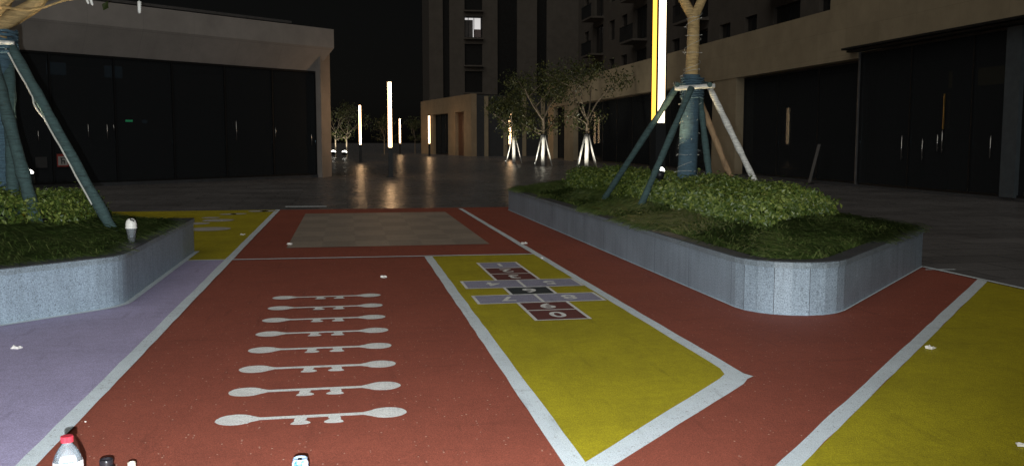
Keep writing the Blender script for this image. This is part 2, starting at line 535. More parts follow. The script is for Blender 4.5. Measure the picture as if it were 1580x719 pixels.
for x0, x1, y0, y1, mt, dg in cells:
    x0 -= 1.65; x1 -= 1.65; y0 -= 8.7; y1 -= 8.7
    c = MB().flat([(x0, y0), (x1, y0), (x1, y1), (x0, y1)], .003).build('box_field', M[mt], hc)
    lw = .014
    fr = MB()
    for a in ([x0-lw, x1+lw, y0-lw, y0+lw], [x0-lw, x1+lw, y1-lw, y1+lw]):
        fr.flat([(a[0], a[2]), (a[1], a[2]), (a[1], a[3]), (a[0], a[3])], 0)
    for a in ([x0-lw, x0+lw, y0+lw, y1-lw], [x1-lw, x1+lw, y0+lw, y1-lw]):
        fr.flat([(a[0], a[2]), (a[1], a[2]), (a[1], a[3]), (a[0], a[3])], 0)
    f = fr.build('outline', M['marking'], c); f.location = (0, 0, .0055 + .0006 * cells.index((x0+1.65, x1+1.65, y0+8.7, y1+8.7, mt, dg)) if False else .0055 + rnd.random()*.0015)
    me = text_mesh(dg, .27); me.materials.append(M['marking'])
    d = bpy.data.objects.new('number', me); COL.objects.link(d); d.parent = c
    d.location = ((x0+x1)/2, (y0+y1)/2, .009); d.rotation_euler = (0, 0, math.pi); d.scale = (1, 1.15, 1)

# ------------------------------------------------------------------ planters
def fillet(poly, rad, seg=7):
    out = []
    n = len(poly)
    for i in range(n):
        p = Vector(poly[i]); r_ = rad[i]
        if r_ <= 0: out.append(tuple(p)); continue
        a = (Vector(poly[i-1]) - p).normalized(); b = (Vector(poly[(i+1) % n]) - p).normalized()
        ang = a.angle(b); tl = r_ / math.tan(ang/2)
        c = p + (a + b).normalized() * (r_ / math.sin(ang/2))
        s0 = p + a*tl - c; s1 = p + b*tl - c
        t0 = math.atan2(s0.y, s0.x); t1 = math.atan2(s1.y, s1.x)
        dt = (t1 - t0 + math.pi) % (2*math.pi) - math.pi
        for k in range(seg+1):
            t = t0 + dt*k/seg
            out.append((c.x + r_*math.cos(t), c.y + r_*math.sin(t)))
    return out
def inset(poly, d):
    n = len(poly); out = []
    for i in range(n):
        a = Vector(poly[i-1]); b = Vector(poly[i]); c = Vector(poly[(i+1) % n])
        e1 = (b-a).normalized(); e2 = (c-b).normalized()
        n1 = Vector((-e1.y, e1.x)); n2 = Vector((-e2.y, e2.x))
        bis = (n1 + n2).normalized()
        out.append(tuple(b + bis * d / max(.3, bis.dot(n1))))
    return out
def inside(poly, P):
    x, y = P[:, 0], P[:, 1]; r = np.zeros(len(P), bool)
    n = len(poly)
    for i in range(n):
        x1, y1 = poly[i]; x2, y2 = poly[(i+1) % n]
        if y1 == y2: continue
        c = ((y1 > y) != (y2 > y)) & (x < (x2-x1)*(y-y1)/(y2-y1) + x1)
        r ^= c
    return r
def edge_dist(poly, P):
    d = np.full(len(P), 1e9); n = len(poly)
    for i in range(n):
        a = np.array(poly[i]); b = np.array(poly[(i+1) % n]); ab = b - a
        L = (ab**2).sum()
        if L < 1e-12: continue
        t = np.clip(((P - a) @ ab) / L, 0, 1)
        d = np.minimum(d, np.linalg.norm(P - (a + t[:, None]*ab), axis=1))
    return d
PH = .44
def mound(poly, P):
    d = np.clip((edge_dist(poly, P) - .20) / 1.3, 0, 1)
    return PH - .03 + .19 * (d*d*(3-2*d))
def planter(poly, label, joints, cwid):
    e = empty('stone_planter', (poly[0][0]*0, 0, 0))
    tag(e, label, 'planter')
    inn = inset(poly, .12)
    n = len(poly)
    m = MB()
    vs = [(p[0], p[1], -.01) for p in poly] + [(p[0], p[1], PH-.052) for p in poly] + [(p[0], p[1], PH-.052) for p in inn] + [(p[0], p[1], 0.1) for p in inn]
    fs = []
    for i in range(n):
        j = (i+1) % n
        fs += [(i, j, n+j, n+i), (n+i, n+j, 2*n+j, 2*n+i), (2*n+i, 2*n+j, 3*n+j, 3*n+i)]
    m.add(vs, fs); mw = m
    out = inset(poly, -.012); inn2 = inset(poly, cwid)
    m = MB()
    o1 = inset(out, .008)
    vs = [(p[0], p[1], PH-.055) for p in out] + [(p[0], p[1], PH-.008) for p in out] + [(p[0], p[1], PH) for p in o1] + [(p[0], p[1], PH) for p in inn2] + [(p[0], p[1], PH-.055) for p in inn2]
    fs = []
    for i in range(n):
        j = (i+1) % n
        for k in range(4): fs.append((k*n+i, k*n+j, (k+1)*n+j, (k+1)*n+i))
        fs.append((4*n+i, 4*n+j, j, i))
    m.add(vs, fs)
    m.m = [0 if q % 5 in (0, 4) else 1 for q in range(len(fs))]  # top faces take the granite with grazing shade in its colour
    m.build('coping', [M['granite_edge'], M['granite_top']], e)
    # thin joints between the slabs
    m = mw
    for (x, y, nx_, ny_) in joints:
        tx, ty = -ny_, nx_
        a = (x + nx_*.0015, y + ny_*.0015)
        h = .0022
        m.add([(a[0]-tx*h, a[1]-ty*h, 0.004), (a[0]+tx*h, a[1]+ty*h, 0.004), (a[0]+tx*h, a[1]+ty*h, PH-.056), (a[0]-tx*h, a[1]-ty*h, PH-.056)], [(0, 1, 2, 3)], 1)
    m.build('granite_wall', [M['granite'], M['joint']], e)
    # soil heaped up towards the middle
    base = np.array(inset(poly, cwid-.01)); cen = (base.max(0) + base.min(0))/2
    rings = [1 - .98*k/26 for k in range(27)]
    vs = []
    dense = []
    for i in range(len(base)):
        a, b = base[i], base[(i+1) % len(base)]
        k = max(1, int(np.linalg.norm(b-a)/.5))
        for j in range(k): dense.append(a + (b-a)*j/k)
    dense = np.array(dense); nn = len(dense)
    for r_ in rings:
        P = cen + (dense - cen)*r_
        Z = mound(poly, P)
        vs += [(p[0], p[1], z-.02) for p, z in zip(P, Z)]
    fs = [(k*nn+i, k*nn+(i+1) % nn, (k+1)*nn+(i+1) % nn, (k+1)*nn+i) for k in range(len(rings)-1) for i in range(nn)]
    MB().add(vs, fs, 0, True).build('soil', M['soil'], e)
    return e

RP = fillet([(3.2, 18.5), (3.2, 6.16), (6.27, 9.33), (6.27, 21.57)], [.0, .47, .0, .3], 8)
LP = fillet([(-10, .15), (-1.9, 8.25), (-1.9, 12.15), (-10, 12.15)], [0, .5, 0.0, 0], 5)
def joints_line(a, b, step, nx_, ny_, start=.5):
    a = Vector(a); b = Vector(b); L = (b-a).length; s_ = start; out = []
    while s_ < L:
        p = a.lerp(b, s_/L); out.append((p.x, p.y, nx_, ny_)); s_ += step
    return out
s45 = math.sqrt(.5)
planter(RP, 'long grey granite planter on the right with rounded near corner, hedge and propped tree', 
        joints_line((3.2, 7.3), (3.2, 18.5), 1.0, -1, 0, .1) + joints_line((4.0, 6.99), (6.27, 9.33), .9, .718, -.696, .2)
        + [(RP[i][0], RP[i][1], -math.cos(R(a)), -math.sin(R(a))) for i, a in ((2, 20), (4, 60), (6, 95))], .14)
planter(LP, 'grey granite planter at the left edge with a takeaway cup on its coping',
        joints_line((-1.9, 8.6), (-1.9, 12.1), .9, 1, 0, .1) + joints_line((-8, 2.15), (-2.2, 7.9), .9, s45, -s45, .3), .26)
# pale filler line round the planter feet
def ringline(name, poly, d):
    o = inset(poly, -d); n = len(poly); m = MB()
    vs = [(p[0], p[1], .0125) for p in o] + [(p[0], p[1], .0125) for p in inset(poly, .01)]
    m.add(vs, [(i, (i+1) % n, n+(i+1) % n, n+i) for i in range(n)])
    return structure(m.build(name, M['paint']))
ringline('left_planter_base_line', LP, .055)
ringline('right_planter_base_line', RP, .016)

# grass blades
def blades(name, poly, holes, n, lab, region=None, ins_=.24):
    base = inset(poly, ins_)
    xs = [p[0] for p in base]; ysn = [p[1] for p in base]
    x0, x1 = (region or (min(xs), max(xs), 0, 0))[:2]; y0, y1 = (region or (0, 0, min(ysn), max(ysn)))[2:]
    P = np.column_stack([rng.uniform(x0, x1, n*4), rng.uniform(y0, y1, n*4)])
    k = inside(base, P)
    for h in holes: k &= ~inside(inset(h, .12), P)
    # tufts: density follows a coarse pattern
    dens = .5 + .5*np.sin(P[:, 0]*7.1 + 2*np.sin(P[:, 1]*3.3))*np.sin(P[:, 1]*6.3 + 1.7*np.sin(P[:, 0]*4.1))
    k &= rng.random(len(P)) < (.6 + .4*dens)
    P = P[k][:n]; n = len(P)
    Z = mound(poly, P)
    # blades comb over in shared, swirling directions
    th = 1.5*np.sin(P[:, 0]*1.9 + P[:, 1]*.8) + 1.8*np.sin(P[:, 1]*1.7 - P[:, 0]) + rng.normal(0, .75, n)
    L = rng.uniform(.16, .36, n); w_ = rng.uniform(.004, .0078, n); up = rng.uniform(.22, .52, n)
    D = np.column_stack([np.cos(th), np.sin(th)]); T = np.column_stack([-np.sin(th), np.cos(th)])
    V = np.zeros((n, 8, 3)); 
    for s_, (f, hgt, ws) in enumerate([(0, 0, 1), (.28, .42, 1), (.66, .50, .8), (1.0, .16, .15)]):
        c = P + D*(f*L)[:, None]
        z = Z + hgt*L*up
        ins = edge_dist(base, c)
        V[:, 2*s_, :2] = c + T*(w_*ws)[:, None]; V[:, 2*s_+1, :2] = c - T*(w_*ws)[:, None]
        V[:, 2*s_, 2] = z; V[:, 2*s_+1, 2] = z + w_*.5
    F = []
    b = np.arange(n)*8
    for s_ in range(3): F.append(np.column_stack([b+2*s_, b+2*s_+1, b+2*s_+3, b+2*s_+2]))
    F = np.vstack(F)
    me = bpy.data.meshes.new(name)
    me.from_pydata(V.reshape(-1, 3).tolist(), [], F.tolist())
    me.materials.append(M['grass'])
    o = bpy.data.objects.new(name, me); COL.objects.link(o)
    tag(o, lab, 'grass', kind='stuff')
    return o
HR = [(4.02, 8.45), (5.62, 9.95), (5.6, 17.2), (4.05, 17.2)]
HL = [(-8.6, 4.9), (-3.15, 9.0), (-2.72, 9.7), (-2.72, 11.5), (-8.6, 11.5)]
blades('grass', RP, [HR], 60000, 'long dark arching grass round the hedge in the right planter', ins_=.19)
blades('grass', LP, [HL], 32000, 'long dark arching grass in front of the hedge in the left planter', (-6.5, -2.0, 3.5, 12.15))

# hedges
def leaf_cloud(C, Nn, size, rs=rng):
    """C centres (n,3), Nn preferred normals; folded rhombus leaves"""
    n = len(C)
    nrm = Nn + rs.normal(0, .6, (n, 3)); nrm /= np.linalg.norm(nrm, axis=1)[:, None]
    a = rs.normal(0, 1, (n, 3)); a -= nrm*(a*nrm).sum(1)[:, None]; a /= np.linalg.norm(a, axis=1)[:, None]
    b = np.cross(nrm, a)
    s_ = size * rs.uniform(.6, 1.35, n)
    V = np.zeros((n, 4, 3))
    V[:, 0] = C - a*s_[:, None]*.5
    V[:, 1] = C + b*s_[:, None]*.27 + nrm*s_[:, None]*.08
    V[:, 2] = C + a*s_[:, None]*.5
    V[:, 3] = C - b*s_[:, None]*.27 + nrm*s_[:, None]*.08
    base = np.arange(n)*4
    F = np.vstack([np.column_stack([base, base+1, base+2]), np.column_stack([base, base+2, base+3])])
    return V.reshape(-1, 3), F
def mesh_np(name, V, F, mat, parent=None):
    me = bpy.data.meshes.new(name); me.from_pydata(V.tolist(), [], F.tolist()); me.materials.append(mat)
    o = bpy.data.objects.new(name, me); COL.objects.link(o)
    if parent: o.parent = parent
    return o
def hedge(hp, poly, h, n, lab, region):
    x0, x1, y0, y1 = region
    P = np.column_stack([rng.uniform(x0, x1, n*6), rng.uniform(y0, y1, n*6)])
    P = P[inside(hp, P)]
    ed = edge_dist(hp, P)
    keep = rng.random(len(P)) < np.where(ed < .14, 1.0, .55)
    P = P[keep][:n]; ed = edge_dist(hp, P); n = len(P)
    g = mound(poly, P)
    top = h*(.86 + .10*np.sin(P[:, 0]*5.3+P[:, 1]*2.1) + .10*np.sin(P[:, 1]*4.7-P[:, 0]*2.2)) * (1 - .14*np.clip(1-ed/.16, 0, 1)**2)
    u = rng.random(n)
    side = ed < .14
    zf = np.where(side, u, 1 - .30*u**1.6)
    z = g + top*zf + rng.normal(0, .018, n) + (rng.random(n) < .05)*rng.uniform(0, .09, n)
    C = np.column_stack([P + rng.normal(0, .022, (n, 2)), z])
    cen = np.array(hp).mean(0)
    outw = P - cen; outw /= np.linalg.norm(outw, axis=1)[:, None] + 1e-6
    Nn = np.column_stack([outw*np.where(side, .9, .1)[:, None], np.where(side, .5, 1.0)])
    V, F = leaf_cloud(C, Nn, .052)
    e = empty('hedge', (cen[0], cen[1], 0)); tag(e, lab, 'hedge')
    o = mesh_np('foliage', V - np.array([cen[0], cen[1], 0]), F, M['hedge'], e)
    return e
hedge(HR, RP, .32, 48000, 'low leafy green hedge along the middle of the right planter', (3.95, 5.7, 8.4, 17.3))
hedge(HL, LP, .30, 34000, 'low leafy green hedge in the left planter under the propped tree', (-6.6, -2.7, 5.5, 11.6))

# ------------------------------------------------------------------ trees
def grow(m, p, d, L, r_, depth, ends, rs, spread=.75, upb=.25, gaps=None):
    n = 4; pts = [p]; rad = [r_]
    q = Vector(p); dd = Vector(d).normalized()
    for i in range(n):
        dd = (dd + Vector((rs.gauss(0, .14), rs.gauss(0, .14), rs.gauss(0, .09) + upb*.12))).normalized()
        q = q + dd * (L/n)
        pts.append(tuple(q)); rad.append(r_*(1 - .42*(i+1)/n))
        if depth <= 1: ends.append((tuple(q), tuple(dd)))
    m.tube(pts, rad, 6 if depth < 3 else 9, caps=False)
    if depth == 0: return
    k = rs.choice([2, 3, 3]) if depth > 1 else rs.choice([2, 3])
    for i in range(k):
        t = rs.uniform(.45, 1.0); idx = min(n, max(1, int(t*n + .5)))
        a = rs.uniform(0, 2*math.pi)
        side = Vector((math.cos(a), math.sin(a), rs.uniform(-.25, .5)))
        nd = (dd*(1-spread*.45) + side*spread).normalized()
        grow(m, pts[idx], nd, L*rs.uniform(.6, .8), rad[idx]*rs.uniform(.5, .68), depth-1, ends, rs, spread, upb)

def ground_tree(name, x, y, h, crown_r, trunk_r, lab, cat, group, seed, leaves=1500, z0=0, wash=1.7, forks=None, leafsize=.13, lean=(0, 0), trunk_h=None, barkm='bark_far'):
    rs = random.Random(seed); nr = np.random.default_rng(seed)
    e = empty(name, (x, y, z0)); tag(e, lab, cat, group)
    th = trunk_h or h*.38
    m = MB()
    pts = [(0, 0, -.05)]; rad = [trunk_r*1.15]
    for i in range(1, 6):
        t = i/5
        pts.append((lean[0]*t + rs.gauss(0, .01), lean[1]*t + rs.gauss(0, .01), th*t)); rad.append(trunk_r*(1-.28*t))
    if wash:
        # lower length washed white or wrapped: own part, 3 mm proud
        k = wash/th
        wp = [(pts[0][0], pts[0][1], 0)]
        for i in range(1, 9):
            t = k*i/8; j = min(4, int(t*5)); f = t*5 - j
            a, b = pts[j], pts[j+1]
            wp.append(tuple(a[q]+(b[q]-a[q])*f for q in range(3)))
        m2 = MB(); m2.tube(wp, [trunk_r*(1.15-.28*k*i/8)+.012+rs.uniform(0, .004) for i in range(9)], 12)
        m2.build('trunk_wrap', M['blue_wrap'] if name == 'street_tree' else M['whitewash'], e)
    m.tube(pts, rad, 12, caps=False)
    ends = []
    top = pts[-1]
    fk = forks or [(rs.uniform(0, 6.28), .8) for _ in range(4)]
    for a, out in fk:
        d = Vector((math.cos(a)*out, math.sin(a)*out, 1)).normalized()
        grow(m, (top[0], top[1], top[2]-.12), d, (h-th)*.48, trunk_r*(.66 if forks else .5), 2, ends, rs)
    # a couple of low side limbs
    for i in range(3):
        t = rs.uniform(.62, .95); a = rs.uniform(0, 6.28)
        p = (lean[0]*t, lean[1]*t, th*t)
        if not forks: grow(m, p, (math.cos(a), math.sin(a), .35), (h-th)*.34, trunk_r*.32, 1, ends, rs)
    m.build('trunk', M[barkm], e)
    E = np.array([q[0] for q in ends])
    if leaves:
        idx = nr.integers(0, len(E), leaves)
        C = E[idx] + nr.normal(0, .17, (leaves, 3))*crown_r/1.6
        V, F = leaf_cloud(C, np.tile([0, 0, .5], (leaves, 1)), leafsize, nr)
        mesh_np('crown', V, F, M['leaf'], e)
    return e

def uplight(x, y, z, power, lab, aim=(0, 0, 3), group='small garden spotlights', rad=.05, ang=95, grp=True, col=(1.0, .93, .78)):
    e = empty('garden_spotlight', (x, y, z)); tag(e, lab, 'spotlight', group)
    m = MB(); m.tube([(0, 0, -.25), (0, 0, 0)], .012, 8); m.build('stake', M['dark_metal'], e)
    d = (Vector(aim) - Vector((x, y, z))).normalized()
    m = MB(); a = d*-.06; b = d*.05
    m.tube([tuple(a), tuple(b)], [rad*.8, rad], 14); m.build('housing', M['dark_metal'], e)
    m = MB(); m.tube([tuple(b + d*rad*.8*math.sin(t*.3)) for t in range(6)], [rad*.86*math.cos(t*.3) for t in range(6)], 14); m.build('lens', M['spot_on'], e)
    l = bpy.data.lights.new('spot', 'SPOT'); l.energy = power; l.spot_size = R(ang); l.spot_blend = .7; l.color = col; l.shadow_soft_size = .04
    lo = bpy.data.objects.new('spot', l); COL.objects.link(lo); lo.parent = e
    lo.location = d*(.055 + rad); lo.rotation_euler = d.to_track_quat('-Z', 'Y').to_euler()
    return e

# the three far trees with white props
GS = 'young trees with white props before the right building'
ft = [(CW((905-790)/FPX*46, 46), 6.6, 1.7, .085, 2000, 'sparse young tree with white trunk and props, nearest of the three by the brown wall', 11),
      (CW((838-790)/FPX*52, 52), 6.9, 2.2, .085, 4200, 'young tree with white trunk and props, middle one of the far three', 25),
      (CW((793-790)/FPX*58, 58), 5.6, 2.3, .085, 4200, 'young tree with white props, leftmost and farthest of the far three', 39)]
sup_src = None
def far_support(loc, lab):
    global sup_src
    if sup_src is None:
        e = empty('tree_support', loc)
        for k in range(4):
            a = R(35 + 90*k)
            MB().tube([(math.cos(a)*.68, math.sin(a)*.68, 0), (math.cos(a)*.11, math.sin(a)*.11, 1.72)], .027, 8).build('pole', M['whitewash'], e)
        MB().tube([(0, 0, 1.62), (0, 0, 1.75)], .15, 12).build('collar', M['dark_metal'], e)
        sup_src = e
    else:
        e = copy_tree(sup_src); e.location = loc
    tag(e, lab, 'tree support', 'white tree props before the right building')
    return e
slabs = ['white tree prop under the sparse young tree nearest of the three', 'white tree prop under the middle one of the far three trees', 'white tree prop under the leftmost of the far three trees']
ulab = ['small spotlight at the foot of the sparse nearest far tree', 'small spotlight at the foot of the middle far tree', 'small spotlight at the foot of the leftmost far tree']
for (p, h, cr, tr, nl, lb, sd), sl, ul in zip(ft, slabs, ulab):
    ground_tree('young_tree', p[0], p[1], h, cr, tr, lb, 'tree', GS, sd, nl, 0, 1.62, leafsize=.15)
    far_support((p[0], p[1], 0), sl)
    uplight(p[0]-.75, p[1]-1.3, .12, 210, ul, (p[0], p[1], 2.2), rad=.03, ang=110)

# far trees at the left end of the plaza
fl = [(CW((536-790)/FPX*80, 80), 5.2, 3, 'small tree with a lit trunk beyond the left building, beside its spotlight', 77), (CW((519-790)/FPX*82, 82), 5.6, 3, 'small tree hidden partly by the left building corner, hung with tiny lights', 5),
      (CW((641-790)/FPX*104, 104), 4.6, 3, 'dim small tree far behind the slim lamp columns', 15), (CW((594-790)/FPX*100, 100), 4.6, 3, 'dim small tree far behind the tallest central lamp column', 16)]
for i, (p, h, cr, lb, sd) in enumerate(fl):
    ground_tree('small_tree', p[0], p[1], h, 1.5, .06, lb, 'tree', 'small trees at the far end of the plaza', sd, 900, 0, 0, leafsize=.17)
    if i < 2:
        uplight(p[0]-.2, p[1]-.9, .3, 150, ['small spotlight in front of the far left lit trunk', 'small spotlight by the left building corner, far away'][i], (p[0], p[1], 2.4), rad=.26, ang=110)

# the propped tree in the right planter
TX, TY, _ = CW(2.47, 13.3)
TZ = float(mound(RP, np.array([[TX, TY]]))[0])
t1 = ground_tree('street_tree', TX, TY, 6.6, 1.9, .112, 'tree in the right planter with blue wrapped trunk and pale bark above', 'tree', 'propped trees in the planters', 103, 2200, TZ, 1.72, forks=[(R(188), .50), (R(12), .42), (R(95), .9)], leafsize=.12, lean=(.10, 0), trunk_h=2.62, barkm='bark')
def zwrap(a, b, r_, n=18, rs=rnd):
    a = Vector(a); b = Vector(b)
    return [tuple(a.lerp(b, i/n)) for i in range(n+1)], [r_*(1+rs.uniform(-.10, .16)) for _ in range(n+1)]
sp = empty('tree_support', (TX, TY, TZ)); tag(sp, 'wooden tree props in the right planter, one of them white, one bare tan', 'tree support', 'propped tree frames in the planters')
CZ = 2.16 - TZ
def rel(u, v_, z, d=None):
    p = G(u, v_, z); return (p[0]-TX, p[1]-TY, z-TZ)
feet = [((938, 298), .60, 'teal_wrap', (1036, 139)), ((992, 310), .60, 'teal_wrap', (1060, 140)), ((1096, 284), .80, 'teal_wrap', (1066, 150)), ((1131, 284), .78, 'tan_wood', (1068, 146)), ((1171, 293), .74, 'white_wrap', (1087, 141))]
offs = [(-.21, -.02), (-.02, -.17), (.14, .12), (.10, .16), (.27, -.02)]
for (fp, z, mt, tp), of in zip(feet, offs):
    a = rel(fp[0], fp[1], z)
    a2 = (a[0], a[1], a[2])
    ct = CW(0, 0)
    # head of the pole: offset across the view and in depth from the trunk
    hx, hy, _ = CW(of[0], of[1])
    b = (hx + .05, hy, CZ - .03)
    # carry the pole on into the soil
    dn = (Vector(a2) - Vector(b)).normalized()
    a3 = Vector(a2) + dn*.35
    pts, rad = zwrap(a3, b, .043)
    MB().tube(pts, rad, 10).build('pole', M[mt], sp)
def crossbar(a, b, mat='teal_wrap', r_=.032):
    pts, rad = zwrap(a, b, r_, 8)
    return MB().tube(pts, rad, 8).build('crossbar', M[mat], sp)
q = lambda x, y: (CW(x, y)[0]+.05, CW(x, y)[1])
a_, b_ = q(-.25, -.16), q(.31, -.14); crossbar((a_[0], a_[1], CZ-.04), (b_[0], b_[1], CZ-.0), 'white_wrap')
a_, b_ = q(-.2, .18), q(.26, .18); crossbar((a_[0], a_[1], CZ+.02), (b_[0], b_[1], CZ+.04))
a_, b_ = q(-.22, -.2), q(-.18, .22); crossbar((a_[0], a_[1], CZ+.01), (b_[0], b_[1], CZ+.05))
a_, b_ = q(.23, -.2), q(.22, .22); crossbar((a_[0], a_[1], CZ+.01), (b_[0], b_[1], CZ+.05))
m = MB()
for k in range(9):
    z = CZ - .16 + k*.033; t = [(.075+.16*math.cos(a*math.pi/8), .16*math.sin(a*math.pi/8), z + rnd.uniform(-.01, .01)) for a in range(17)]
    m.tube(t, .012, 5, caps=False)
m.build('lashing', M['blue_wrap'], sp)
# cord of tiny lights wound round the trunk
def cord(x, y, z0, z1, r_, turns, name, lab, lx=0.0, seed=1, zt=3.0):
    rs = random.Random(seed)
    e = empty(name, (x, y, z0)); tag(e, lab, 'string lights', 'unlit light cords on the planter trees')
    m = MB(); pts = []
    n = turns*12
    for i in range(n+1):
        t = i/n; a = 2*math.pi*turns*t; zz = (z1-z0)*t
        cx = lx*((z0+zz-TZ)/zt); rr = r_*(1-.25*t) + rs.uniform(0, .006); zz += .05*math.sin(a*.5+t*9) + rs.uniform(-.006, .006)
        pts.append((cx + rr*math.cos(a), rr*math.sin(a), zz))
    m.tube(pts, .0026, 4, caps=False); m.build('cord', M['string'], e)
    m = MB()
    for i in range(0, n, 5):
        p = Vector(pts[i]); a = math.atan2(p.y, p.x - lx*.5); d = Vector((math.cos(a), math.sin(a), rs.uniform(-.6, .6)))*rs.uniform(.02, .045)
        m.tube([tuple(p), tuple(p + d)], .005, 4)
    m.build('bulbs', M['string'], e)
cord(TX, TY, TZ+.25, TZ+2.6, .138, 17, 'light_cord', 'pale cord of unlit tiny lights wound round the right planter tree', .10, 3, 2.95)
gp = CW(side_for(1018, .93, 13.0), 13.0)
uplight(gp[0], gp[1], .93, 60, 'bright spotlight in the right hedge at the foot of the light column', (TX+.02, TY, 3.3), rad=.07, ang=80, col=(1, .78, .42))

# left planter tree
LX, LY, _ = CW(-5.83, 10.6)
LZ = float(mound(LP, np.array([[LX, LY]]))[0])
ground_tree('street_tree', LX, LY, 6.2, 1.9, .14, 'tree at the left picture edge with blue wrapped trunk and propping poles', 'tree', 'propped trees in the planters', 208, 1500, LZ, 2.05, forks=[(R(175), .6), (R(5), 1.2), (R(100), .7)], leafsize=.12, lean=(.08, 0), trunk_h=2.30, barkm='bark')
sp2 = empty('tree_support', (LX, LY, LZ)); tag(sp2, 'blue-green wrapped tree props in the left planter with a pale cord down one pole', 'tree support', 'propped tree frames in the planters')
cz = 2.50 - LZ
for (u, v_, z), of, mt in [((50, 322, .74), (-.02, -.16), 'teal_wrap'), ((158, 327, .66), (.14, -.02), 'teal_wrap'), ((-60, 330, .72), (-.18, -.05), 'teal_wrap'), ((20, 290, .9), (.02, .16), 'teal_wrap')]:
    p = G(u, v_, z); a = Vector((p[0]-LX, p[1]-LY, z-LZ)); o_ = CW(*of); b = Vector((o_[0]+.07, o_[1], cz-.02))
    dn = (a-b).normalized()
    pts, rad = zwrap(a + dn*.3, b, .062 if v_ < 325 else .055)
    MB().tube(pts, rad, 10).build('pole', M[mt], sp2)
    if u == 158:
        rs = random.Random(4)
        sd = Vector(CW(-.052, -.035)); 
        pp = [tuple(b.lerp(a, t/24) + sd + Vector((rs.uniform(-.004, .004), 0, 0)) + (Vector(CW(-.025, 0)) if t in (9, 10) else Vector((0, 0, 0)))) for t in range(24)]
        MB().tube(pp, .010, 6).build('pale_cord', M['string'], sp2)
m = MB()
for k in range(6):
    z = cz - .12 + k*.045
    m.tube([(.07+.2*math.cos(a*math.pi/8), .2*math.sin(a*math.pi/8), z + rnd.uniform(-.015, .015)) for a in range(17)], .02, 5, caps=False)
m.build('lashing', M['blue_wrap'], sp2)
pts, rad = zwrap((CW(.0, -.2)[0]+.07, CW(.0, -.2)[1], cz-.02), (CW(.26, -.14)[0]+.07, CW(.26, -.14)[1], cz-.03), .022, 8)
MB().tube(pts, rad, 8).build('tied_rag', M['white_wrap'], sp2)
gp = G(18, 287, .93)
uplight(gp[0]+.02, gp[1]+.5, .99, 70, 'bright spotlight in the left hedge at the picture edge', (LX+.25, LY-.7, 3.4), rad=.06, ang=80, col=(1, .84, .58))
# looping branch and hanging light tubes of the left tree
br = [G(6, 20, 2.72), G(20, 14, 2.76), G(38, 19, 2.73), G(60, 20, 2.72), G(85, 15, 2.76), G(110, 6, 2.82), G(140, -1, 2.87), G(185, -8, 2.92)]
def PX(u, v_, d):
    """world point at photo pixel and distance ahead d"""
    x = (u-790)/FPX*d; z = CAMH + (217-v_)/FPX*d
    return Vector((*CW(x, d)[:2], z))
bpts = [PX(*p) for p in [(0, 24, 10.5), (14, 14, 10.4), (32, 18, 10.3), (58, 21, 10.2), (84, 16, 10.1), (110, 7, 10.0), (140, 2, 9.9), (175, -3, 9.8), (215, -10, 9.7)]]
lt = [o for o in bpy.data.objects if o.name.startswith('street_tree')][-1]
MB().tube([tuple(p - Vector(lt.location)) for p in bpts], [.03, .018, .014, .012, .012, .012, .011, .010, .008], 7).build('low_branch', M['bark'], lt)
bp2 = [PX(*p) for p in [(-8, 40, 10.5), (4, 22, 10.45), (18, 6, 10.4), (40, -8, 10.3), (70, -20, 10.2)]]
MB().tube([tuple(p - Vector(lt.location)) for p in bp2], [.10, .09, .08, .06, .04], 10).build('limb', M['bark'], lt)
for (u, v0, v1, d, lb) in [(225, -14, 8, 9.7, 'longest hanging icicle tube light, right of the others'), (149, 0, 4, 9.9, 'small hanging tube light in the middle, left of the longest')]:
    pass
tubes = [((224, -6), (226, 8), (225.5, 26), 'longest icicle tube light hanging from the left tree, furthest right', .020),
         ((146, 1), (146, 3), (149, 12), 'short tilted icicle tube light, left one of the pair on the branch', .014),
         ((152, -1), (152, 3), (155, 14), 'short icicle tube light, right one of the pair on the branch', .016)]
for a, b, c, lb, r_ in tubes:
    A, B, Cc = PX(*a, 9.75), PX(*b, 9.75), PX(*c, 9.75)
    e = empty('icicle_light', A); tag(e, lb, 'hanging light', 'icicle tube lights on the left tree')
    MB().tube([(0, 0, 0), tuple(B-A)], .003, 5).build('wire', M['string'], e)
    MB().tube([tuple(B-A), tuple((B-A).lerp(Cc-A, .85)), tuple(Cc-A)], [r_, r_*.8, r_*.35], 8).build('tube', M['whitewash'], e)

